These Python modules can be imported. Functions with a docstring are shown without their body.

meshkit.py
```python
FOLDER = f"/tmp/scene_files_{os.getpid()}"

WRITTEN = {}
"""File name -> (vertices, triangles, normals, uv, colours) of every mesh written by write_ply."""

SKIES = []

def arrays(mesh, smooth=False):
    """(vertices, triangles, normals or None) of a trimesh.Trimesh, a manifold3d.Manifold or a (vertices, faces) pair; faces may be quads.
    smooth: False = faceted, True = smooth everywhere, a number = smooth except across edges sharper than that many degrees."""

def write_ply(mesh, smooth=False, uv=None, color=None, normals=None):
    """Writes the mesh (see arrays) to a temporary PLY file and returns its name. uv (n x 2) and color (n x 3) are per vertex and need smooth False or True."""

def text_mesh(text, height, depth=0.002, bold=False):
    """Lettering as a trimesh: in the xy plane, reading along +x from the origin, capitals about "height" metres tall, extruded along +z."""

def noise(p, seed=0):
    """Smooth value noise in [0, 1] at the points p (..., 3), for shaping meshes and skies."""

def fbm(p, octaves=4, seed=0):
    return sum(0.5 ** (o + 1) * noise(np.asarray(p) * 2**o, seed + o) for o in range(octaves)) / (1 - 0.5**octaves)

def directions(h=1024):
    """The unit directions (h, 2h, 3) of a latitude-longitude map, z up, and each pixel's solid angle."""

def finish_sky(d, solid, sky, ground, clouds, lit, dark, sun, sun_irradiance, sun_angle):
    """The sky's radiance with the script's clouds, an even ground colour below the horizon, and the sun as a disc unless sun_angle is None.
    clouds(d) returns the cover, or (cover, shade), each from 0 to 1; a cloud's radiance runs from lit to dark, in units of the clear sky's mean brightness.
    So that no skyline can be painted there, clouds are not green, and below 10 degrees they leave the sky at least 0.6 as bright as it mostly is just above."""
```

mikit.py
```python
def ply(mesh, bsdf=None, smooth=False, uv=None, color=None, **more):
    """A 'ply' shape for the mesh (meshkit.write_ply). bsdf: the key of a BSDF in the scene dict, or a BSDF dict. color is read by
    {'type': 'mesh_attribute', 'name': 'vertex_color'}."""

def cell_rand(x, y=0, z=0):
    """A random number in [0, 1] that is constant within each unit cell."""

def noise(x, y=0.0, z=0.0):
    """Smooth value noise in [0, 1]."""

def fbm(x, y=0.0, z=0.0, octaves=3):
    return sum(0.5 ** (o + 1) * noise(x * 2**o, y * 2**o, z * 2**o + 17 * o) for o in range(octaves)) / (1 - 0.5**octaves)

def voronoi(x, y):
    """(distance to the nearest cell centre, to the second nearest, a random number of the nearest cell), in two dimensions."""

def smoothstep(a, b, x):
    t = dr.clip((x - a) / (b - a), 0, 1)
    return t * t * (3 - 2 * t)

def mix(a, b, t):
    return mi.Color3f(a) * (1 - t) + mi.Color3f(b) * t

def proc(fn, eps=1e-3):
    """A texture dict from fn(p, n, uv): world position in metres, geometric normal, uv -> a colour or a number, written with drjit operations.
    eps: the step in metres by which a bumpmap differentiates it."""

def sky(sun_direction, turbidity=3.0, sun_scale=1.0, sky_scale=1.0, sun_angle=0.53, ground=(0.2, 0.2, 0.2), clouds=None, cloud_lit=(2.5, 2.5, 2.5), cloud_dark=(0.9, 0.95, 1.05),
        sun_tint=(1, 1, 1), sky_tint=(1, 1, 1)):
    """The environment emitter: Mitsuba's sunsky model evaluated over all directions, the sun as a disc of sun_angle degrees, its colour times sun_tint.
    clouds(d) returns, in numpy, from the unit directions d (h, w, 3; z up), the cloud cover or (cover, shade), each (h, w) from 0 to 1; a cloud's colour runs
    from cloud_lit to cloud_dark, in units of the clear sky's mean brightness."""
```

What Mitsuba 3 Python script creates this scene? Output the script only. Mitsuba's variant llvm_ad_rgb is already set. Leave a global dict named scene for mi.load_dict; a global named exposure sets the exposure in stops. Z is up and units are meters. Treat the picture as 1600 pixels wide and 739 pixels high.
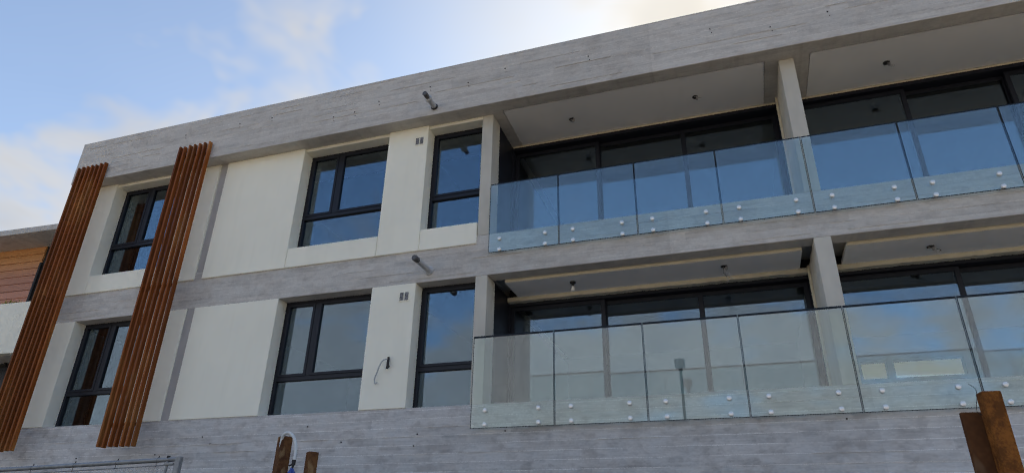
import math, random
import numpy as np, trimesh, mitsuba as mi, drjit as dr
import mikit, meshkit
from mikit import ply, proc, noise, fbm, cell_rand, smoothstep, mix
T = mi.ScalarTransform4f
rng = random.Random(7)
ZC = 1.65                                   # height of the camera above the street; heights below are given from there
scene, labels = {}, {}

# ---------------------------------------------------------------- camera
F = 1042.0 / 800.0
yaw, pitch, roll = [math.radians(a) for a in (-19.0623, 25.8647, 1.1815)]
fwd = np.array([math.sin(yaw) * math.cos(pitch), math.cos(yaw) * math.cos(pitch), math.sin(pitch)])
right = np.array([math.cos(yaw), -math.sin(yaw), 0.0])
up = np.cross(right, fwd)
upr = -right * math.sin(roll) + up * math.cos(roll)
eye = np.array([0.0, -10.0, ZC])
scene['camera'] = {'type': 'perspective', 'fov': math.degrees(2 * math.atan(1 / F)), 'fov_axis': 'x', 'near_clip': 0.05, 'far_clip': 2000.0,
                   'to_world': T().look_at(origin=eye.tolist(), target=(eye + fwd).tolist(), up=upr.tolist())}
# ---------------------------------------------------------------- sky
SUN = np.array([0.02, 0.77, 0.64]); SUN /= np.linalg.norm(SUN)


def clouds(d):
    el = np.degrees(np.arcsin(np.clip(d[..., 2], -1, 1)))
    ang = np.degrees(np.arccos(np.clip(d @ SUN, -1, 1)))
    k = d / np.maximum(d[..., 2:3] + 0.25, 0.12)          # a flat cloud layer seen from below
    w = meshkit.fbm(k * [2.1, 2.1, 0] + 7.3, 3, 5)[..., None]
    n = meshkit.fbm(k * [2.6, 2.6, 0] + w * 1.3 + 3.1, 5, 11)
    m = meshkit.fbm(k * [7.5, 7.5, 0] + w * 2.5, 4, 23)
    q = meshkit.fbm(k * [19, 19, 0] + w * 5.0, 3, 41)
    f = 0.56 * n + 0.30 * m + 0.14 * q
    low = np.clip((29 - el) / 14, 0, 1)
    thr = 0.590 - 0.20 * np.exp(-(ang / 30.0) ** 2) - 0.11 * np.clip((el - 47) / 10, 0, 1) - 0.235 * low + 0.06 * np.clip((ang - 70) / 30, 0, 1) * (1 - low)
    cover = np.clip((f - thr + 0.05) / 0.20, 0, 1)
    cover = cover * cover * (3 - 2 * cover) * 0.80
    glow = np.exp(-(ang / 19.0) ** 2)
    cover = np.maximum(cover, glow * (0.55 + 0.45 * np.clip((m - 0.3) * 3, 0, 1)))
    cover = np.maximum(cover, 0.13 * np.exp(-((el - 25) / 30) ** 2) * np.clip((105 - ang) / 45, 0, 1))           # thin haze veil
    shade = np.clip((ang - 10) / 62, 0, 1) * (1 - 0.35 * np.clip((ang - 95) / 40, 0, 1)) * 0.78 + 0.22 * np.clip((m - 0.45) * 3, 0, 1)
    return cover, shade


scene['sky'] = mikit.sky(SUN, turbidity=3.0, clouds=clouds, cloud_lit=(1.75, 1.64, 1.44), cloud_dark=(0.92, 0.91, 0.91), sun_scale=1.0, sky_scale=1.0, ground=(0.24, 0.22, 0.19), sky_tint=(0.98, 0.955, 0.955))
exposure = 2.74


# ---------------------------------------------------------------- materials
def bsdf(key, d):
    scene[key] = {'type': 'twosided', 'bsdf': d}


def rgb(*c):
    return {'type': 'rgb', 'value': list(c)}


BH = 0.138                                                # height of a formwork board


def concrete(base, tone, stain, seed, warm=(0.055, 0.015, -0.05), lines=0.28, cont=0.42):
    def col(p, n, uv):
        row = dr.floor((p.z + 0.03) / BH)
        off = cell_rand(row, seed) * 2.4
        brd = dr.floor((p.x + off) / 2.4)
        t = cell_rand(row, brd, seed + 1)
        grain = fbm(p.x * 4.5, p.z * 48.0, p.y * 9.0 + seed, octaves=3)
        fine = fbm(p.x * 38.0, p.z * 60.0, p.y * 60.0, octaves=2)
        blot = fbm(p.x * 1.9 + 9 * t, row * 2.3 + p.z * 3.0, p.y * 1.2, octaves=4)
        blot2 = fbm(p.x * 4.1, p.z * 6.5, p.y * 4 + seed, octaves=3)
        pan = cell_rand(dr.floor(p.x / 2.44 + 0.31), seed + 5)
        streak = smoothstep(0.52, 0.72, fbm(p.x * 1.1 + 31 * t, p.z * 26.0, p.y * 9.0, octaves=3))
        v = base * (0.80 + tone * t + 0.13 * grain + 0.16 * (fine - 0.5) + 0.12 * (pan - 0.5) - 0.08 * streak)
        v = v * (1 - stain * smoothstep(0.50, 0.72, blot) - 0.9 * stain * smoothstep(0.52, 0.68, blot2) - 0.8 * stain * smoothstep(0.55, 0.7, fbm(p.x * 9.0, p.z * 17.0, 4.0 + seed, octaves=3)))
        line = smoothstep(0.455, 0.49, dr.abs((p.z + 0.03) / BH - row - 0.5)) * smoothstep(cont, cont + 0.18, fbm(p.x * 1.3, row * 3.7, seed, octaves=2)) * dr.abs(n.y)
        v = v * (1 + lines * line)
        w = blot2 - 0.5
        return mi.Color3f(v * (1 + warm[0] + 0.06 * w), v * (1 + warm[1]), v * (1 + warm[2] - 0.04 * w))

    def bump(p, n, uv):
        row = (p.z + 0.03) / BH
        edge = smoothstep(0.44, 0.5, dr.abs(row - dr.floor(row) - 0.5))
        return fbm(p.x * 3.0, p.z * 90.0, p.y * 20, octaves=3) * 0.7 + 0.5 * fbm(p.x * 30.0, p.z * 30.0, p.y * 30.0, octaves=2) - 0.5 * edge

    return {'type': 'bumpmap', 'arbitrary': proc(bump, 0.003), 'scale': 0.0025, 'bsdf': {'type': 'principled', 'base_color': proc(col), 'roughness': 0.75, 'specular': 0.35}}


bsdf('m_concrete', concrete(0.56, 0.09, 0.09, 3))
bsdf('m_wall_concrete', concrete(0.59, 0.09, 0.13, 8, (0.025, 0.005, -0.015), 0.5, 0.30))


def plaster(c, amt=0.06):
    def col(p, n, uv):
        b = fbm(p.x * 0.8, p.y * 0.8, p.z * 0.9, octaves=4)
        s = fbm(p.x * 9, p.y * 9, p.z * 2.5, octaves=3)
        v = 1 + amt * (b - 0.5) * 2 + amt * 0.8 * (s - 0.5)
        dirt = smoothstep(0.58, 0.75, fbm(p.x * 6.0, p.y * 3, p.z * 0.7 + 9, octaves=3)) * 0.02
        return mi.Color3f(c[0] * (v - dirt), c[1] * (v - dirt), c[2] * (v - 1.3 * dirt))
    return {'type': 'bumpmap', 'arbitrary': proc(lambda p, n, uv: fbm(p.x * 60, p.y * 60, p.z * 60, octaves=2) + 2.5 * fbm(p.x * 3, p.y * 3, p.z * 3, octaves=2), 0.003), 'scale': 0.0012,
            'bsdf': {'type': 'principled', 'base_color': proc(col), 'roughness': 0.7, 'specular': 0.3}}


bsdf('m_column_concrete', plaster((0.53, 0.51, 0.45), 0.16))
bsdf('m_strip_concrete', plaster((0.40, 0.39, 0.38), 0.2))
bsdf('m_white', plaster((0.85, 0.835, 0.72), 0.04))
bsdf('m_ceiling', plaster((0.84, 0.84, 0.835), 0.03))
bsdf('m_cream', plaster((0.64, 0.59, 0.46), 0.12))
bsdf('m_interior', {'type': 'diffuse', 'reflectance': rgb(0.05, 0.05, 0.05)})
bsdf('m_frame', {'type': 'principled', 'base_color': rgb(0.011, 0.0125, 0.020), 'roughness': 0.4, 'specular': 0.3})
bsdf('m_black', {'type': 'principled', 'base_color': rgb(0.018, 0.018, 0.020), 'roughness': 0.6})
bsdf('m_grille', {'type': 'principled', 'base_color': rgb(0.27, 0.27, 0.28), 'roughness': 0.5})
bsdf('m_thread', {'type': 'principled', 'base_color': rgb(0.085, 0.085, 0.09), 'roughness': 0.45})
bsdf('m_edge', {'type': 'principled', 'base_color': rgb(0.008, 0.014, 0.022), 'roughness': 0.45, 'specular': 0.2})
bsdf('m_steel', {'type': 'principled', 'base_color': rgb(0.82, 0.82, 0.82), 'roughness': 0.32, 'metallic': 0.4})
bsdf('m_galv', {'type': 'principled', 'base_color': proc(lambda p, n, uv: mi.Color3f(0.26, 0.27, 0.28) * (0.7 + 0.6 * fbm(p.x * 25, p.y * 25, p.z * 25, octaves=3))), 'roughness': 0.5, 'metallic': 0.4})
bsdf('m_pvc', {'type': 'principled', 'base_color': proc(lambda p, n, uv: mi.Color3f(0.44, 0.455, 0.47) * (0.85 + 0.3 * fbm(p.x * 30, p.y * 12, p.z * 30, octaves=3))), 'roughness': 0.42})
bsdf('m_hose', {'type': 'principled', 'base_color': rgb(0.62, 0.65, 0.66), 'roughness': 0.4})
bsdf('m_blue', {'type': 'principled', 'base_color': proc(lambda p, n, uv: mi.Color3f(0.05, 0.09, 0.33) * (0.6 + 0.8 * fbm(p.x * 30, p.y * 30, p.z * 12, octaves=3))), 'roughness': 0.45})
scene['m_pane'] = {'type': 'thindielectric', 'int_ior': 2.15, 'specular_reflectance': rgb(0.68, 0.86, 1.0), 'specular_transmittance': rgb(0.34, 0.37, 0.38)}
scene['m_rail_glass'] = {'type': 'thindielectric', 'int_ior': 1.62, 'specular_reflectance': rgb(1.0, 1.0, 1.0), 'specular_transmittance': rgb(0.89, 0.945, 0.935)}
scene['m_blind'] = {'type': 'principledthin', 'base_color': rgb(0.75, 0.72, 0.58), 'roughness': 0.8, 'diff_trans': 1.0, 'spec_trans': 0.0}
scene['m_bulb'] = {'type': 'twosided', 'bsdf': {'type': 'principled', 'base_color': rgb(0.8, 0.8, 0.78), 'roughness': 0.15}}


def slat_col(p, n, uv):
    i = dr.floor(p.x / 0.0343)
    g = fbm(p.x * 140.0, p.y * 90.0, p.z * 1.6 + cell_rand(i) * 40, octaves=4)
    b = fbm(p.x * 3.0, p.y * 3.0, p.z * 0.9, octaves=3)
    t = cell_rand(dr.floor((p.x + 14.30) / 0.137), dr.floor(p.z / 3.3), 4)
    v = (0.45 + 0.95 * g) * (0.6 + 0.75 * b) * (0.75 + 0.5 * t)
    return mix((0.23 * v, 0.064 * v, 0.012 * v), (0.27 * v, 0.108 * v, 0.03 * v), smoothstep(0.5, 0.75, b))


bsdf('m_slat', {'type': 'principled', 'base_color': proc(slat_col), 'roughness': 0.5, 'specular': 0.15})


def rust(c1, c2, c3, sc):
    def col(p, n, uv):
        a = fbm(p.x * sc, p.y * sc, p.z * sc * 0.6, octaves=4)
        b = fbm(p.x * sc * 5, p.y * sc * 5, p.z * sc * 4, octaves=3)
        c = mix(c1, c2, smoothstep(0.35, 0.68, a * 0.6 + b * 0.4))
        return mix(c, c3, smoothstep(0.6, 0.75, fbm(p.x * sc * 1.7 + 9, p.y * sc * 1.7, p.z * sc * 0.5, octaves=3)) * 0.7)
    return {'type': 'bumpmap', 'arbitrary': proc(lambda p, n, uv: fbm(p.x * 90, p.y * 90, p.z * 90, octaves=3), 0.002), 'scale': 0.003,
            'bsdf': {'type': 'principled', 'base_color': proc(col), 'roughness': 0.85, 'specular': 0.2}}


bsdf('m_rust', rust((0.14, 0.05, 0.012), (0.30, 0.108, 0.022), (0.085, 0.03, 0.01), 14))
bsdf('m_rust_dark', rust((0.09, 0.036, 0.014), (0.14, 0.056, 0.02), (0.17, 0.10, 0.055), 6))
bsdf('m_post', rust((0.075, 0.032, 0.016), (0.16, 0.075, 0.03), (0.30, 0.20, 0.10), 9))
bsdf('m_ground', {'type': 'principled', 'base_color': proc(lambda p, n, uv: mi.Color3f(0.185, 0.168, 0.138) * (0.7 + 0.6 * fbm(p.x * 0.6, p.y * 0.6, 0, octaves=5))), 'roughness': 0.95})
bsdf('m_road', {'type': 'principled', 'base_color': proc(lambda p, n, uv: mi.Color3f(0.06, 0.06, 0.062) * (0.7 + 0.6 * fbm(p.x * 3, p.y * 3, 0, octaves=5))), 'roughness': 0.9})


def clad_col(p, n, uv):
    r = cell_rand(dr.floor(p.z / 0.225), 3)
    g = fbm(p.x * 2.0, p.y * 2, p.z * 40, octaves=3)
    return mix((0.56, 0.27, 0.10), (0.46, 0.22, 0.15), smoothstep(8.7, 7.9, p.z)) * (0.75 + 0.2 * r + 0.35 * g)


bsdf('m_clad', {'type': 'principled', 'base_color': proc(clad_col), 'roughness': 0.7})
bsdf('m_opposite', plaster((0.66, 0.60, 0.46), 0.06))
bsdf('m_opposite_grey', plaster((0.24, 0.235, 0.23), 0.1))
bsdf('m_leaf', {'type': 'principled', 'base_color': rgb(0.28, 0.27, 0.05), 'roughness': 0.6})


# ---------------------------------------------------------------- helpers
def tm(v, f):
    return trimesh.Trimesh(np.asarray(v, float), np.asarray(f, int), process=False)


def box(x0, x1, y0, y1, z0, z1, c=0.0):
    """A box, heights from the camera's height; c chamfers its edges."""
    ctr = np.array([(x0 + x1) / 2, (y0 + y1) / 2, (z0 + z1) / 2 + ZC])
    h = np.array([x1 - x0, y1 - y0, z1 - z0]) / 2
    if c <= 0:
        m = trimesh.creation.box(2 * h)
    else:
        c = min(c, 0.45 * h.min())
        pts = []
        for s in np.ndindex(2, 2, 2):
            s = np.array(s) * 2 - 1
            for a in range(3):
                q = h - c
                q[a] = h[a]
                pts.append(s * q)
        m = trimesh.convex.convex_hull(np.array(pts))
    m.apply_translation(ctr)
    return m


def cyl(a, b, r, n=24, r2=None):
    """A closed tube from a to b, points with heights from the camera's height."""
    a, b = np.array(a, float), np.array(b, float)
    a[2] += ZC
    b[2] += ZC
    L = np.linalg.norm(b - a)
    r2 = r if r2 is None else r2
    c = min(0.12 * r, 0.2 * L, 0.12 * r2) if r2 > 0 else 0
    prof = [(0, 0), (r - c, 0), (r, c), (r2, L - c), (r2 - c, L), (0, L)]
    m = trimesh.creation.revolve(np.array(prof), sections=n)
    m.apply_transform(trimesh.geometry.align_vectors([0, 0, 1], (b - a) / L))
    m.apply_translation(a)
    return m


def sweep(pts, r, n=8):
    import scipy.interpolate as si
    p = np.array(pts, float)
    if len(p) > 2:
        t = np.r_[0, np.cumsum(np.linalg.norm(np.diff(p, axis=0), axis=1))]
        p = si.make_interp_spline(t, p, k=min(3, len(p) - 1))(np.linspace(0, t[-1], 10 * len(p)))
    p[:, 2] += ZC
    tg = np.gradient(p, axis=0)
    tg /= np.linalg.norm(tg, axis=1, keepdims=True)
    ref = np.array([0.3, 0.9, 0.2])
    a = np.cross(tg, ref)
    a /= np.linalg.norm(a, axis=1, keepdims=True)
    b = np.cross(tg, a)
    ang = np.arange(n) * 2 * np.pi / n
    v = (p[:, None] + r * (np.cos(ang)[None, :, None] * a[:, None] + np.sin(ang)[None, :, None] * b[:, None])).reshape(-1, 3)
    f = []
    for i in range(len(p) - 1):
        for j in range(n):
            q = [i * n + j, i * n + (j + 1) % n, (i + 1) * n + (j + 1) % n, (i + 1) * n + j]
            f += [[q[0], q[1], q[2]], [q[0], q[2], q[3]]]
    v = np.vstack([v, p[0], p[-1]])
    e = (len(p) - 1) * n
    for j in range(n):
        f += [[(j + 1) % n, j, len(v) - 2], [e + j, e + (j + 1) % n, len(v) - 1]]
    return tm(v, f)


cat = trimesh.util.concatenate


def key_for(name):
    k, i = name, 0
    while k in scene or k in labels or any(x.startswith(k + '__') for x in scene):
        i += 1
        k = f'{name}_{i:03d}'
    return k


def thing(name, label, category, group=None):
    k = key_for(name)
    labels[k] = {'label': label, 'category': category}
    if group:
        labels[k]['group'] = group
    return k


def put(name, mesh, mat, label=None, smooth=False, **more):
    """One entry of the scene under the next free key of that name; returns the key."""
    k = key_for(name) if name not in labels or name in scene else name
    scene[k] = ply(mesh, mat, smooth=smooth)
    if label:
        labels[k] = {'label': label, **more}
    elif more:
        labels[k] = dict(more)
    return k


def boards(x0, x1, z0, z1, y, seed, hmax=0.005):
    """The formed face of cast concrete: the board rows stand some millimetres apart, thin fins of grout between them."""
    r = random.Random(seed)
    out = []
    za = math.floor((z0 + ZC + 0.03) / BH) * BH - 0.03 - ZC
    while za < z1 - 1e-6:
        a, b = max(za, z0), min(za + BH, z1)
        x = x0 - r.random() * 2.0
        while x < x1:
            xe = x + r.choice([1.22, 2.44, 2.44, 3.0])
            p, q = max(x, x0), min(xe, x1)
            if q - p > 0.01 and b - a > 0.004:
                out.append(box(p, q, y - 0.001 - r.random() * hmax, y + 0.01, a, b))
                if r.random() < 0.45 and b < z1 - 0.01:
                    m = r.random() * 0.6
                    f0 = p + (q - p) * m
                    f1 = min(q, f0 + 0.3 + r.random() * 1.4)
                    hh = 0.0025 + 0.002 * r.random()
                    out.append(box(f0, f1, y - hmax - 0.004 - 0.004 * r.random(), y + 0.01, b - hh, b + hh))
            x = xe
        za += BH
    return cat(out)


# ================================================================ the setting
def sheet(x0, x1, y0, y1, z):
    return tm([[x0, y0, z], [x1, y0, z], [x1, y1, z], [x0, y1, z]], [[0, 1, 2], [0, 2, 3]])


put('ground', sheet(-600, 600, -600, 600, 0.0), 'm_ground', 'pale bare ground around the building', kind='structure')
put('road', sheet(-600, 600, -14.0, -6.5, 0.004), 'm_road', 'dark asphalt street in front of the building', kind='structure')

# ================================================================ the building
B = thing('apartment_building', 'three storey board marked concrete building with white wall panels and balconies', 'building')
XL, XR = -14.5, 7.3
YF = -0.34                                                # face of the roof beam; columns and lower beams stand at y = 0
# roof beam
fa = put(B + '__roof_beam', cat([box(XL, XR, YF + 0.006, -0.045, 7.85, 8.99, 0.006), box(XL, XL + 0.3, -0.05, 6.2, 7.85, 8.99), box(XR - 0.3, XR, -0.05, 6.2, 7.85, 8.99)]), 'm_concrete',
         'wide pale grey board marked concrete beam along the roof edge')
put(fa + '__board_face', boards(XL + 0.004, XR - 0.004, 7.856, 8.984, YF + 0.006, 1), 'm_concrete', kind='stuff')
put(B + '__roof_slab', box(XL + 0.3, XR - 0.3, -0.05, 6.2, 8.2, 8.5), 'm_concrete')
put(B + '__soffit', cat([box(XL + 0.3, -3.69, -0.048, 1.3, 7.853, 8.2), box(-3.69, XR - 0.3, 1.24, 1.6, 7.853, 8.2), box(1.125, 1.855, -0.045, 1.24, 7.853, 8.2), box(-3.69, XR - 0.3, -0.045, 1.24, 7.90, 8.2)]), 'm_concrete')
# middle beam
mb = put(B + '__floor_beam', cat([box(-14.4, -4.0, 0.006, 0.35, 4.45, 5.24, 0.006), box(-4.0, XR, 0.006, 0.30, 4.45, 5.235, 0.006)]), 'm_concrete', 'grey board marked concrete beam between the two upper storeys')
put(mb + '__board_face', boards(-14.396, XR - 0.004, 4.455, 5.232, 0.006, 2), 'm_concrete', kind='stuff')
put(B + '__floor_slab', cat([box(-14.4, -4.0, 0.35, 6.0, 4.6, 5.2), box(-4.0, XR, 0.30, 6.0, 4.62, 5.2)]), 'm_concrete')
# lower wall
lw = put(B + '__lower_wall', cat([box(-14.4, XR, 0.006, 0.35, -1.65, 2.23, 0.006), box(-14.4, XR, 0.35, 6.0, 1.9, 2.2)]), 'm_wall_concrete', 'blotchy grey board marked concrete wall under the lower balcony')
put(lw + '__board_face', boards(-14.396, XR - 0.004, -1.65, 2.226, 0.006, 3, 0.007), 'm_wall_concrete', kind='stuff')
# side and back walls, inner partitions
put(B + '__side_wall', box(-14.4, -14.1, 0.35, 6.0, -1.65, 7.85), 'm_concrete')
put(B + '__side_wall', box(XR - 0.26, XR - 0.004, 0.35, 6.0, -1.65, 7.85), 'm_concrete')
holes = [(2.60, 3.10), (3.24, 4.56)]                      # back windows of the lower right flat
zb0, zb1 = 3.66, 4.04
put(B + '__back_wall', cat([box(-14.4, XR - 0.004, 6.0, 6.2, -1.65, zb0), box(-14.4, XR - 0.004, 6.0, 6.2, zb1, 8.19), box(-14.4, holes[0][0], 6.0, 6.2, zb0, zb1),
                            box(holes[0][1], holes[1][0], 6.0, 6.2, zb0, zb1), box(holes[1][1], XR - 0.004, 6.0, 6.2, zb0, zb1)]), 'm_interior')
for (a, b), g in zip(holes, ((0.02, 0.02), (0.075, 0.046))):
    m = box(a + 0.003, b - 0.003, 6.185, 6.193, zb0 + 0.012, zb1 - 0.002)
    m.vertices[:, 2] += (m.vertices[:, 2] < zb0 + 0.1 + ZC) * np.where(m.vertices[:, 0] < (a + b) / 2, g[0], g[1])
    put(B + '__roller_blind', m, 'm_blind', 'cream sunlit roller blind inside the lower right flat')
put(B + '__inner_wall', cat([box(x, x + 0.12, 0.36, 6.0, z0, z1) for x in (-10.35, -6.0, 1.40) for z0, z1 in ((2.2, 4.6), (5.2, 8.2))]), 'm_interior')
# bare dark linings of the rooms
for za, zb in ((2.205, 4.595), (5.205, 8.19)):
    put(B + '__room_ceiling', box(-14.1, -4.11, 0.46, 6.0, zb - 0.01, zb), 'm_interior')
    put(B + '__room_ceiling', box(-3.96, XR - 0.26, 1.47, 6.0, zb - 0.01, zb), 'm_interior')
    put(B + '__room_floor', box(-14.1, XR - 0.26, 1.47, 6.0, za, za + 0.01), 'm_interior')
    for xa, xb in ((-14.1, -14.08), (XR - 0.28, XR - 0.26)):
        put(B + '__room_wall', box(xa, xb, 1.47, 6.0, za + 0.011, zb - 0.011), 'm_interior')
# columns
for z0, z1, lab in ((2.23, 4.45, None), (5.235, 7.85, 'beige concrete column beside the narrow window')):
    put(B + '__column', box(-4.115, -3.895, 0.0, 0.40, z0, z1, 0.006), 'm_column_concrete', lab)
    put(B + '__column', box(1.35, 1.59, 0.0, 1.15, z0, z1, 0.006), 'm_column_concrete')
    put(B + '__column', box(6.80, 7.04, 0.0, 1.15, z0, z1, 0.006), 'm_column_concrete')
    put(B + '__column', box(-10.40, -10.14, 0.012, 0.35, z0, z1), 'm_strip_concrete')
    # dark metal cheek between column and door
    put(B + '__side_panel', box(-3.97, -3.905, 0.40, 1.62, z0, z1), 'm_frame', 'dark metal cheek between the column and the sliding door')
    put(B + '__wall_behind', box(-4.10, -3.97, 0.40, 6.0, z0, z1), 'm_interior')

# white panels: proud of the concrete
for x0, x1, z0, z1, y in [
    (-14.33, -13.36, 5.075, 7.85, -0.03), (-13.35, -11.35, 5.075, 5.49, -0.028), (-11.34, -10.38, 5.075, 7.85, -0.03),
    (-10.17, -8.17, 5.075, 7.85, -0.03), (-8.16, -6.155, 5.075, 5.49, -0.028), (-6.145, -5.265, 5.075, 7.85, -0.03), (-5.255, -4.125, 5.075, 5.50, -0.028),
    (-14.33, -13.36, 2.23, 4.45, -0.012), (-11.35, -10.38, 2.23, 4.45, -0.012), (-10.17, -8.18, 2.23, 4.45, -0.012), (-6.145, -5.26, 2.23, 4.45, -0.012)]:
    w = x1 - x0
    full = z1 - z0 > 1
    put(B + '__wall_panel', box(x0, x1, y, 0.27 if full else 0.05, z0, z1 - 0.002, 0.005), 'm_white')
    if not full:
        put(B + '__sill', box(x0 + 0.002, x1 - 0.002, 0.05, 0.27, 5.25, z1 - 0.003), 'm_white')
for x0, x1 in ((-13.36, -11.345), (-8.165, -6.15), (-5.26, -4.118)):   # lintels over the upper windows
    put(B + '__lintel', box(x0, x1, 0.02, 0.40, 7.785, 7.851), 'm_white')


# windows
def window(x0, x1, z0, z1, zt, xm, label):
    y = 0.26
    w = put(B + '__window', cat([box(x0, x0 + 0.05, y, y + 0.08, z0, z1, 0.004), box(x1 - 0.05, x1, y, y + 0.08, z0, z1, 0.004),
                                 box(x0 + 0.05, x1 - 0.05, y, y + 0.08, z1 - 0.055, z1, 0.004), box(x0 + 0.05, x1 - 0.05, y, y + 0.08, z0, z0 + 0.045, 0.004),
                                 box(x0 + 0.05, x1 - 0.05, y, y + 0.08, zt - 0.075, zt, 0.004)] +
                                ([box(xm - 0.045, xm + 0.045, y, y + 0.08, zt, z1 - 0.055, 0.004)] if xm else [])), 'm_frame', label)
    put(w + '__pane', tm([[x0 + .04, y + .05, z0 + .03 + ZC], [x1 - .04, y + .05, z0 + .03 + ZC], [x1 - .04, y + .05, zt - .03 + ZC], [x0 + .04, y + .05, zt - .03 + ZC]], [[0, 1, 2], [0, 2, 3]]), 'm_pane')
    spans = [(x0 + 0.05, x1 - 0.05)] if not xm else [(x0 + 0.05, xm - 0.045), (xm + 0.045, x1 - 0.05)]
    for a, b in spans:
        c, d, s = zt, z1 - 0.055, 0.052
        put(w + '__sash', cat([box(a, a + s, y - 0.012, y + 0.06, c, d, 0.005), box(b - s, b, y - 0.012, y + 0.06, c, d, 0.005), box(a + s, b - s, y - 0.012, y + 0.06, c, c + s, 0.005), box(a + s, b - s, y - 0.012, y + 0.06, d - s, d, 0.005)]), 'm_frame')
        put(w + '__pane', tm([[a + .04, y + .03, c + .04 + ZC], [b - .04, y + .031, c + .04 + ZC], [b - .04, y + .031, d - .04 + ZC], [a + .04, y + .03, d - .04 + ZC]], [[0, 1, 2], [0, 2, 3]]), 'm_pane')
    put(w + '__reveal', cat([box(x0 - 0.02, x0, y, 0.45, z0, z1), box(x1, x1 + 0.02, y, 0.45, z0, z1)]), 'm_interior')


window(-13.36, -11.345, 5.487, 7.786, 6.33, -12.56, 'upper dark framed window between the two slat screens')
window(-8.165, -6.15, 5.487, 7.786, 6.33, -7.44, 'large dark framed upper window with a narrow side sash')
window(-5.26, -4.118, 5.497, 7.786, 6.33, None, 'narrow dark framed upper window beside the beige column')
window(-13.36, -11.345, 2.232, 4.449, 2.97, -12.56, 'lower dark framed window between the two slat screens')
window(-8.18, -6.145, 2.232, 4.449, 2.97, -7.46, 'large dark framed lower window with a narrow side sash')
window(-5.26, -4.118, 2.232, 4.449, 2.97, None, 'narrow dark framed lower window beside the balcony')


# sliding doors
def quad(x0, x1, y, z0, z1):
    return tm([[x0, y, z0 + ZC], [x1, y, z0 + ZC], [x1, y, z1 + ZC], [x0, y, z1 + ZC]], [[0, 1, 2], [0, 2, 3]])


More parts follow.
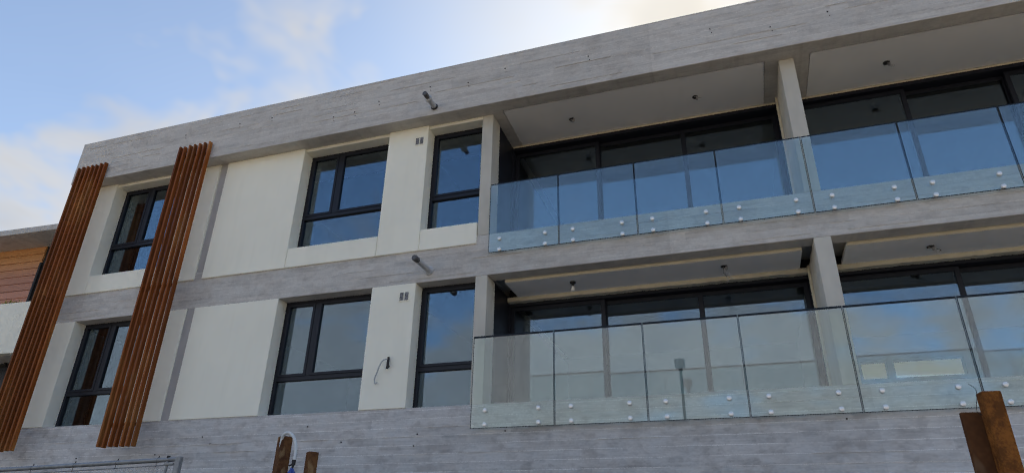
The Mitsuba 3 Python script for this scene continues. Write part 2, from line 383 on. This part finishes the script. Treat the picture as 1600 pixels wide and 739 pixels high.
def door(xs, ys, z0, z1, label):
    x0, x1 = xs[0], xs[-1]
    d = put(B + '__sliding_door', cat([box(x0 - 0.05, x0 + 0.03, 1.20, 1.46, z0, z1), box(x1 - 0.03, x1 + 0.05, 1.20, 1.46, z0, z1), box(x0 + 0.03, x1 - 0.03, 1.20, 1.46, z1 - 0.07, z1), box(x0 + 0.03, x1 - 0.03, 1.20, 1.46, z0, z0 + 0.03)]), 'm_frame', label)
    s = 0.075
    for i, (a, b, y) in enumerate(zip(xs[:-1], xs[1:], ys)):
        a, b = (a - 0.03 if i else a + 0.03), (b + 0.03 if i < len(ys) - 1 else b - 0.03)
        c, e = z0 + 0.03, z1 - 0.07
        put(d + '__leaf_frame', cat([box(a, a + s, y - 0.025, y + 0.025, c, e, 0.004), box(b - s, b, y - 0.025, y + 0.025, c, e, 0.004), box(a + s, b - s, y - 0.025, y + 0.025, c, c + s, 0.004), box(a + s, b - s, y - 0.025, y + 0.025, e - s, e, 0.004)]), 'm_frame')
        put(d + '__pane', quad(a + s - 0.01, b - s + 0.01, y, c + s - 0.01, e - s + 0.01), 'm_pane')


door((-3.90, -2.12, -0.43, 1.34), (1.27, 1.375, 1.378), 2.20, 4.34, 'dark three leaf sliding door of the lower left balcony')
door((1.60, 3.47, 5.10, 6.79), (1.315, 1.41, 1.315), 2.20, 4.34, 'dark sliding door of the lower right balcony')
door((-3.90, -2.12, -0.43, 1.34), (1.375, 1.465, 1.466), 5.20, 7.80, 'dark three leaf sliding door of the upper left balcony')
door((1.60, 3.44, 5.03, 6.79), (1.325, 1.43, 1.325), 5.20, 7.80, 'dark sliding door of the upper right balcony')
# wall over the doors: stops light above the frames
put(B + '__door_head', cat([box(-3.90, 6.80, 1.30, 1.46, 7.801, 7.853), box(-3.90, 6.80, 1.23, 1.46, 4.341, 4.62)]), 'm_black')


def ragged(x0, x1, y0, y1, z0, z1, seed, amp):
    """The plaster strip over a door: its lower edge torn and uneven."""
    r = random.Random(seed)
    xs = np.arange(x0, x1, 0.03)
    n = meshkit.fbm(np.stack([xs * 5, xs * 0 + seed, xs * 0], -1), 3, seed)
    lo = z0 + amp * (n - 0.5) * 2 + np.array([r.random() * amp * 0.5 for _ in xs])
    v, f = [], []
    for x, l in zip(xs, lo):
        v += [[x, y0, l + ZC], [x, y0, z1 + ZC], [x, y1, z1 + ZC], [x, y1, l + ZC]]
    for i in range(len(xs) - 1):
        a, b = 4 * i, 4 * i + 4
        for j in range(4):
            k = (j + 1) % 4
            f += [[a + j, b + k, b + j], [a + j, a + k, b + k]]
    return tm(v, f)


for x0, x1 in ((-3.89, 1.345), (1.60, 6.80)):
    put(B + '__plaster_strip', ragged(x0, x1, 1.225, 1.30, 7.785, 7.853, 4, 0.004), 'm_cream', 'cream plaster strip over a balcony door')
    put(B + '__plaster_strip', ragged(x0, x1, 1.07, 1.20, 4.325, 4.41, 9, 0.014), 'm_cream')
for z0, z1 in ((2.23, 4.45), (5.235, 7.853)):
    for x in (1.35, 6.80):
        put(B + '__plaster_edge', box(x - 0.035, x - 0.001, 1.06, 1.15, z0, z1, 0.004), 'm_cream')
# dropped ceilings of the balconies
for x0, x1 in ((-3.68, 1.115), (1.865, 6.75)):
    put(B + '__ceiling_panel', box(x0, x1, -0.012, 1.224, 7.858, 7.89, 0.003), 'm_ceiling', 'flat grey ceiling panel over an upper balcony')
    b = 1.20 if x0 < 0 else x1
    a = x0 if x0 < 0 else 1.83
    cp = put(B + '__ceiling_panel', box(a, b, 0.325, 1.069, 4.40, 4.46, 0.003), 'm_ceiling', 'grey dropped ceiling panel of a lower balcony with a cream front edge')
    put(cp + '__edge_trim', box(a + 0.004, b - 0.004, 0.31, 0.324, 4.40, 4.458, 0.003), 'm_cream')
# tie holes of the formwork
for x, z, y in [(-11.3, 8.62, YF), (-8.95, 8.6, YF), (-9.8, 8.62, YF), (-6.85, 8.3, YF), (-5.15, 8.55, YF), (-4.32, 8.46, YF), (-3.55, 8.62, YF), (-6.3, 8.45, YF), (-7.35, 8.28, YF), (-1.9, 8.5, YF), (0.3, 8.55, YF), (1.28, 8.32, YF), (2.2, 8.4, YF), (4.0, 8.55, YF),
                (-7.1, 2.0, 0), (-9.3, 1.9, 0), (-5.0, 1.8, 0), (-5.05, 1.62, 0), (-6.4, 1.72, 0), (-9.1, 1.78, 0), (-12.2, 1.6, 0), (1.32, 1.78, 0), (-10.3, 1.62, 0), (-3.5, 1.8, 0)]:
    put(B + '__tie_hole', cyl((x, y - 0.009, z), (x, y + 0.02, z), 0.013, 10), 'm_black')
    if y < -0.1:
        put(B + '__tie_hole', cyl((x + 0.02, y - 0.009, z - 0.09), (x + 0.02, y + 0.02, z - 0.09), 0.009, 8), 'm_black')


# ================================================================ glass railings
def railing(label, xs, z0, z1, zs, cap, studs):
    R = thing('glass_railing', label, 'railing', 'frameless glass railings of the balconies') if False else thing('glass_railing', label, 'railing')
    for a, b, st in zip(xs[:-1], xs[1:], studs):
        a, b = a + 0.007, b - 0.007
        g = put(R + '__glass_panel', box(a + 0.006, b - 0.006, -0.078, -0.066, z0, z1 - cap), 'm_rail_glass')
        put(g + '__edge', cat([box(a, a + 0.006, -0.0785, -0.0655, z0, z1 - cap)]), 'm_edge')
        put(g + '__edge', box(b - 0.006, b, -0.0785, -0.0655, z0, z1 - cap), 'm_edge')
        put(g + '__bottom_edge', box(a, b, -0.0785, -0.0655, z0 - 0.007, z0), 'm_edge')
        put(g + '__top_edge', box(a, b, -0.082, -0.062, z1 - cap, z1, 0.002), 'm_edge')
        for x in st:
            for z in zs:
                head = trimesh.creation.revolve(np.array([(0, 0.026), (0.018, 0.0255), (0.030, 0.022), (0.035, 0.014), (0.036, 0.0), (0.0, 0.0)][::-1]), sections=20)
                head.apply_transform(trimesh.geometry.align_vectors([0, 0, 1], [0, -1, 0]))
                head.apply_translation([x, -0.0785, z + ZC])
                put(g + '__standoff_bolt', cat([head, cyl((x, -0.0655, z), (x, 0.01, z), 0.022, 16)]), 'm_steel', smooth=35)
    return R


railing('frameless glass railing of the lower balcony bolted to the concrete with round steel standoffs', (-4.065, -2.69, -1.285, 0.117, 1.53, 2.94, 4.35, 5.76, 6.95), 1.845, 3.325, (2.11, 1.893), 0.03,
        [(-3.82, -2.945), (-2.43, -1.545), (-1.02, -0.14), (0.385, 1.27), (1.80, 2.68), (3.20, 4.09), (4.61, 5.50), (6.02, 6.7)])
railing('frameless glass railing of the upper balcony with thin dark top edge', (-3.87, -2.585, -1.245, 0.10, 1.435, 2.815, 4.16, 5.50, 6.90), 4.838, 6.205, (5.08, 4.873), 0.013,
        [(-3.66, -2.83), (-2.34, -1.50), (-1.0, -0.145), (0.36, 1.20), (1.71, 2.56), (3.06, 3.90), (4.41, 5.25), (5.76, 6.6)])


# ================================================================ slat screens
def slats(x, label, seed):
    S = thing('slat_screen', label, 'slat screen')
    r = random.Random(seed)
    for k in range(7):
        dz = r.uniform(-0.01, 0.01)
        a = x + 0.137 * k + r.uniform(-0.004, 0.004)
        m = box(a, a + 0.042, -0.452, -0.368, 1.715 + dz, 8.215 + dz, 0.003)
        put(S + '__slat', m, 'm_slat')
    for z in (2.12, 4.85, 7.98):
        put(S + '__crossbar', box(x + 0.03, x + 0.80, -0.367, -0.345, z - 0.03, z + 0.03, 0.003), 'm_black')
    for z in (2.12, 4.85):
        for xx in (x + 0.06,):
            put(S + '__bracket', box(xx, xx + 0.05, -0.345, 0.0, z - 0.025, z + 0.025, 0.003), 'm_black')
    return S


slats(-14.28, 'screen of seven tall brown timber slats at the left end of the facade', 1)
slats(-11.27, 'screen of seven tall brown timber slats right of the left windows', 2)

# ================================================================ pipes, vents, cable
P = thing('pipe_stub', 'short grey pipe stub with a coupling ring sticking out of the roof beam', 'pipe')
x, z = -5.014, 8.025
put(P + '__pipe', cyl((x, -0.62, z), (x, YF + 0.02, z), 0.052), 'm_pvc', smooth=40)
put(P + '__collar', cyl((x, YF - 0.03, z), (x, YF + 0.01, z), 0.070), 'm_black', smooth=40)
put(P + '__coupling', cat([cyl((x, -0.655, z), (x, -0.60, z), 0.075), cyl((x, -0.60, z), (x, -0.57, z), 0.062)]), 'm_pvc', smooth=40)
put(P + '__threaded_end', cat([cyl((x, -0.80, z), (x, -0.655, z), 0.040)] + [cyl((x, -0.80 + 0.03 * i, z), (x, -0.785 + 0.03 * i, z), 0.047) for i in range(4)]), 'm_thread', smooth=40)
P = thing('pipe_stub', 'plain grey pipe stub with a black end sticking out of the middle beam', 'pipe')
x, z = -5.02, 4.66
put(P + '__pipe', cyl((x, -0.47, z), (x, 0.0, z), 0.052), 'm_pvc', smooth=40)
put(P + '__collar', cat([cyl((x, -0.03, z), (x, 0.012, z), 0.088), cyl((x, -0.05, z), (x, -0.028, z), 0.066)]), 'm_pvc', smooth=40)
put(P + '__threaded_end', cat([cyl((x, -0.62, z), (x, -0.47, z), 0.047)] + [cyl((x, -0.60 + 0.035 * i, z), (x, -0.58 + 0.035 * i, z), 0.054) for i in range(3)]), 'm_thread', smooth=40)


def vent(x0, x1, z0, z1, y, plate, label):
    V = thing('air_vent', label, 'air vent')
    put(V + '__plate', box(x0, x1, y - 0.012, y + 0.004, z0, z1, 0.003), 'm_white' if plate else 'm_grille')
    mid = (x0 + x1) / 2
    for a, b in ((x0 + 0.02, mid - 0.012), (mid + 0.012, x1 - 0.02)):
        put(V + '__grille', cat([box(a, b, y - 0.020, y - 0.010, z0 + 0.02 + i * (z1 - z0 - 0.04) / 6, z0 + 0.02 + (i + 0.55) * (z1 - z0 - 0.04) / 6) for i in range(6)]), 'm_grille')
        put(V + '__opening', box(a, b, y - 0.0135, y - 0.008, z0 + 0.02, z1 - 0.02), 'm_black')


vent(-5.54, -5.335, 7.40, 7.60, -0.03, True, 'small double air vent high on the upper white panel')
vent(-5.57, -5.36, 4.11, 4.30, -0.012, True, 'small white double air vent on the lower white panel')
C = thing('dangling_cable', 'thin grey cable dangling out of a black sleeve on the lower white panel', 'cable')
put(C + '__sleeve', cat([cyl((-5.64, -0.06, 2.90), (-5.63, -0.06, 3.10), 0.022, 14), cyl((-5.64, -0.06, 2.95), (-5.64, 0.0, 2.95), 0.02, 12)]), 'm_black', smooth=40)
put(C + '__cord', sweep([(-5.64, -0.08, 3.06), (-5.68, -0.12, 3.04), (-5.75, -0.13, 2.94), (-5.80, -0.10, 2.84), (-5.86, -0.06, 2.72), (-5.85, -0.05, 2.66), (-5.81, -0.05, 2.68)], 0.011), 'm_pvc', smooth=True)

# ================================================================ lights under the balcony ceilings
L = thing('light_bulb', 'bare white light bulb hanging from the lower left balcony ceiling', 'light bulb')
x, y = -2.52, 0.60
put(L + '__socket', cat([cyl((x, y, 4.37), (x, y, 4.402), 0.05, 20), cyl((x, y, 4.32), (x, y, 4.37), 0.022, 16)]), 'm_black', smooth=40)
bulb = trimesh.creation.revolve(np.array([(0.0, -0.10), (0.018, -0.096), (0.030, -0.078), (0.032, -0.058), (0.025, -0.032), (0.016, -0.01), (0.015, 0.01), (0, 0.01)]), sections=24)
bulb.apply_translation([x, y, 4.322 + ZC])
put(L + '__bulb', bulb, 'm_bulb', smooth=True)


def outlet(x, y, z, label, seed, length):
    r = random.Random(seed)
    W = thing('ceiling_outlet', label, 'ceiling outlet')
    put(W + '__ring', cyl((x, y, z - 0.012), (x, y, z + 0.004), 0.055, 20), 'm_black', smooth=40)
    for i in range(3):
        px, py = x + r.uniform(-0.02, 0.02), y + r.uniform(-0.02, 0.02)
        pts = [(px, py, z)]
        for k in range(4):
            px, py = px + r.uniform(-0.03, 0.05), py + r.uniform(-0.03, 0.03)
            pts.append((px, py, z - length * (k + 1) / 4 * r.uniform(0.7, 1.1)))
        put(W + '__wire', sweep(pts, 0.0045, 6), 'm_pvc' if i else 'm_black', smooth=True)
    put(W + '__lamp_holder', cyl((x + 0.03, y, z - 0.06), (x + 0.04, y, z - 0.012), 0.022, 14), 'm_grille', smooth=40)


outlet(-2.47, 0.62, 7.858, 'open ceiling outlet with loose wires in the upper left balcony ceiling, left one', 1, 0.09)
outlet(-0.10, 0.62, 7.858, 'open ceiling outlet in the upper left balcony ceiling, right one', 2, 0.05)
outlet(3.12, 0.62, 7.858, 'open ceiling outlet with hanging lamp holder in the upper right balcony ceiling', 3, 0.09)
outlet(0.02, 0.62, 4.40, 'ceiling outlet with long dangling wires in the lower left balcony ceiling', 4, 0.28)
outlet(3.03, 0.70, 4.40, 'ceiling outlet with short wires in the lower right balcony ceiling', 5, 0.10)

# ================================================================ neighbouring house
N = thing('neighbour_house', 'house with flat overhanging roof and orange board cladding at the left edge', 'house')
Rn = T().translate([-15.7, 0.5, 0]).rotate([0, 0, 1], 3.0).translate([15.7, -0.5, 0])


def nput(name, mesh, mat, label=None, **k):
    key = put(N + '__' + name, mesh, mat, label, **k)
    scene[key]['to_world'] = Rn
    return key


nput('roof', box(-34, -14.75, 0.5, 12, 7.245, 7.40, 0.006), 'm_concrete', 'flat grey roof slab with deep overhang')
wl = nput('wall', box(-34, -15.2, 1.32, 11, -1.65, 7.243), 'm_interior')
for i in range(11):
    z0 = 5.0 + i * 0.2045
    m = box(-33, -16.86, 1.285, 1.32, z0, z0 + 0.199, 0.003)
    lowv = m.vertices[:, 2] < z0 + 0.05 + ZC
    m.vertices[lowv & (m.vertices[:, 1] < 1.30), 1] -= 0.018
    nput('wall__board', m, 'm_clad')
nput('parapet', box(-34, -15.3, 0.5, 0.68, 4.07, 5.33, 0.006), 'm_white', 'white balcony parapet')
nput('balcony_slab', box(-34, -15.3, 0.68, 1.32, 4.1, 4.4), 'm_concrete')
nput('window', cat([box(-20.5, -16.2, 1.29, 1.32, 2.0, 4.0), box(-20.5, -16.2, 1.27, 1.29, 2.9, 2.96)]), 'm_frame')
nput('downpipe', cyl((-16.80, 1.24, 4.0), (-16.80, 1.24, 6.75), 0.035, 14), 'm_black', smooth=40)
nput('end_wall', box(-16.70, -15.3, 1.27, 1.32, 4.4, 7.243), 'm_opposite_grey')
PL = thing('small_plant', 'small yellow green plant on the white parapet of the neighbouring house', 'plant')
lv, lf = [], []
for i in range(70):
    c = np.array([-16.45 + rng.gauss(0, 0.14), 0.56 + rng.uniform(-0.05, 0.08), 5.335 + ZC + abs(rng.gauss(0, 0.05))])
    a = np.array([rng.gauss(0, 1), rng.gauss(0, 1), rng.gauss(0, 1)]); a /= np.linalg.norm(a)
    b = np.cross(a, [0.2, 0.4, 0.9]); b /= np.linalg.norm(b)
    k = len(lv)
    lv += [c - a * 0.05, c + b * 0.018, c + a * 0.05, c - b * 0.018]
    lf += [[k, k + 1, k + 2], [k, k + 2, k + 3]]
put(PL + '__leaves', tm(lv, lf), 'm_leaf', kind='stuff')

# ================================================================ fence gate
G = thing('chain_link_gate', 'galvanised chain link gate at the lower left edge', 'gate')
yf = -3.5
fa_, fb_ = np.array([-12.5, yf, 0.855]), np.array([-6.34, yf, 0.995])
put(G + '__top_rail', cyl(fa_, fb_, 0.027, 18), 'm_galv', smooth=40)
put(G + '__post', box(-6.355, -6.28, yf - 0.03, yf + 0.03, -1.64, 1.022, 0.006), 'm_galv', 'square end post of the gate')
put(G + '__tension_bar', cat([cyl((-6.475, yf - 0.005, -1.6), (-6.475, yf - 0.005, 1.0), 0.016, 12), box(-6.50, -6.36, yf - 0.035, yf + 0.035, 0.93, 0.955, 0.003)]), 'm_galv', smooth=30)
put(G + '__bolt', cyl((-6.475, yf - 0.005, 0.99), (-6.475, yf - 0.005, 1.035), 0.02, 10), 'm_black', smooth=40)
# woven wire
wv, wf, base = [], [], 0
tri = np.array([[0, 1], [1, 2], [2, 0]])
for i, x0 in enumerate(np.arange(-12.45, -6.49, 0.062)):
    tops = 0.855 + (x0 + 12.5) / 6.16 * 0.14 - 0.055
    zs = np.arange(tops, -1.6, -0.031)
    p = np.stack([x0 + 0.031 * (np.arange(len(zs)) % 2) + (0.033 if i % 2 == 0 else 0) * 0, yf + 0.006 * ((np.arange(len(zs)) % 2) * 2 - 1), zs + ZC], -1)
    r0 = 0.0021
    off = np.array([[r0, 0, 0], [-0.5 * r0, 0.87 * r0, 0], [-0.5 * r0, -0.87 * r0, 0]])
    v = (p[:, None] + off[None]).reshape(-1, 3)
    n = len(p)
    q = np.arange(n - 1)[:, None] * 3
    for a, b in tri:
        f = np.concatenate([np.hstack([q + a, q + b, q + 3 + b]), np.hstack([q + a, q + 3 + b, q + 3 + a])])
        wf.append(f + base)
    wv.append(v)
    v2 = v.copy(); v2[:, 0] = 2 * (x0 + 0.0465) - v2[:, 0]; v2[:, 1] = 2 * yf - v2[:, 1]
    for a, b in tri:
        f = np.concatenate([np.hstack([q + a, q + b, q + 3 + b]), np.hstack([q + a, q + 3 + b, q + 3 + a])])
        wf.append(f + base + len(v))
    wv.append(v2)
    base += 2 * len(v)
put(G + '__wire_mesh', tm(np.vstack(wv), np.vstack(wf)), 'm_galv', kind='stuff')
put(G + '__edge_wire', sweep([(-12.4, yf, 0.80), (-10, yf, 0.855), (-8.2, yf, 0.888), (-6.49, yf, 0.932)], 0.006, 6), 'm_galv', smooth=True)
for x in (-8.62, -7.92, -7.24, -6.62, -9.3, -10.0, -10.7):
    zz = 0.855 + (x + 12.5) / 6.16 * 0.14
    th = np.linspace(0, 2 * np.pi * 0.97, 14)
    put(G + '__tie_wire', cat([sweep([(x, yf + 0.026 * np.cos(t), zz + 0.026 * np.sin(t)) for t in th], 0.003, 5), cyl((x, yf - 0.02, zz - 0.08), (x, yf - 0.02, zz - 0.01), 0.003, 6), cyl((x, yf - 0.002, zz + 0.02), (x, yf - 0.002, zz + 0.05), 0.006, 6)]), 'm_black')


# ================================================================ posts
def post(name, x0, x1, y, z1, ang, dep, mat, label, seed, amp=0.010):
    m = box(0, x1 - x0, 0, dep, -1.65, z1, 0.006)
    m = m.subdivide().subdivide().subdivide()
    w = np.array(m.vertices)
    n = meshkit.fbm(w * [9, 9, 4] + seed, 3, seed)[..., None] - 0.5
    cx = np.array([(x1 - x0) / 2, dep / 2])
    d = w[:, :2] - cx
    w[:, :2] += d / np.maximum(np.linalg.norm(d, axis=1, keepdims=True), 1e-6) * n * amp
    m = tm(w, m.faces)
    m.apply_translation([-cx[0], -cx[1], 0])
    m.apply_transform(trimesh.transformations.rotation_matrix(math.radians(ang), [0, 0, 1]))
    m.apply_translation([(x0 + x1) / 2, y, 0])
    k = thing(name, label, 'post')
    scene[k] = ply(m, mat, smooth=30)
    return k


post('weathered_post', -6.10, -5.93, -2.0, 1.475, -32, 0.15, 'm_post', 'taller brown weathered post with a white hose over its top', 3)
post('weathered_post', -5.60, -5.48, -2.0, 1.26, -32, 0.13, 'm_post', 'shorter brown weathered post right of the white hose', 5)
post('rusty_post', 1.90, 2.045, -3.45, 1.335, 8, 0.12, 'm_rust', 'tall orange rusty steel post at the lower right', 7, 0.002)
post('rusty_post', 1.745, 1.905, -3.375, 1.19, 8, 0.05, 'm_rust_dark', 'shorter dark rusty steel post against the tall rusty post', 8, 0.002)
put(thing('bent_wire', 'thin bent wire sticking up beside the tall rusty post', 'wire'), sweep([(1.885, -3.47, 1.15), (1.885, -3.47, 1.33), (1.875, -3.47, 1.38), (1.852, -3.47, 1.40), (1.845, -3.47, 1.41)], 0.0025, 6), 'm_black', smooth=True)
H = thing('hose', 'white flexible hose arching down from the taller brown post', 'hose')
hp = [(-6.02, -2.06, 1.3), (-6.0, -2.09, 1.42), (-5.95, -2.12, 1.49), (-5.88, -2.13, 1.505), (-5.80, -2.13, 1.46), (-5.74, -2.13, 1.36), (-5.715, -2.13, 1.22), (-5.72, -2.13, 1.13)]
put(H + '__tube', sweep(hp, 0.021, 14), 'm_hose', smooth=True)
put(H + '__tie', cat([cyl((-5.725, -2.13, 1.08), (-5.722, -2.13, 1.15), 0.026, 12), cyl((-5.78, -2.14, 1.075), (-5.72, -2.14, 1.095), 0.012, 8), cyl((-5.735, -2.13, 1.02), (-5.725, -2.13, 1.09), 0.014, 10)]), 'm_black', smooth=40)
bag = trimesh.creation.revolve(np.array([(0, 0.0), (0.05, 0.0), (0.10, 0.1), (0.115, 0.3), (0.10, 0.48), (0.05, 0.60), (0.016, 0.66), (0, 0.66)]), sections=40)
bag = bag.subdivide()
bv = np.array(bag.vertices)
th = np.arctan2(bv[:, 1], bv[:, 0])
bv[:, :2] *= (0.8 + 0.22 * np.cos(7 * th + 3 * bv[:, 2]) * np.clip((bv[:, 2]) / 0.6, 0, 1) + 0.1 * np.cos(4 * th))[:, None]
bag = tm(bv, bag.faces)
bag.apply_translation([-5.735, -2.13, 0.39 + ZC])
put(thing('bag', 'blue bag tied to the end of the white hose', 'bag'), bag, 'm_blue', smooth=True)

# ================================================================ across the street: seen mirrored in the glass
SL = thing('street_lamp', 'square street floodlight on a tall pole, mirrored in the lower left door', 'street lamp')
put(SL + '__pole', cyl((-1.84, -13.6, -1.65), (-1.82, -13.6, 6.1), 0.06, 16, 0.045), 'm_frame', smooth=40)
put(SL + '__lamp_head', cat([box(-2.0, -1.66, -13.72, -13.5, 6.12, 6.42, 0.03), cyl((-1.82, -13.6, 6.0), (-1.82, -13.6, 6.15), 0.07, 14)]), 'm_frame')
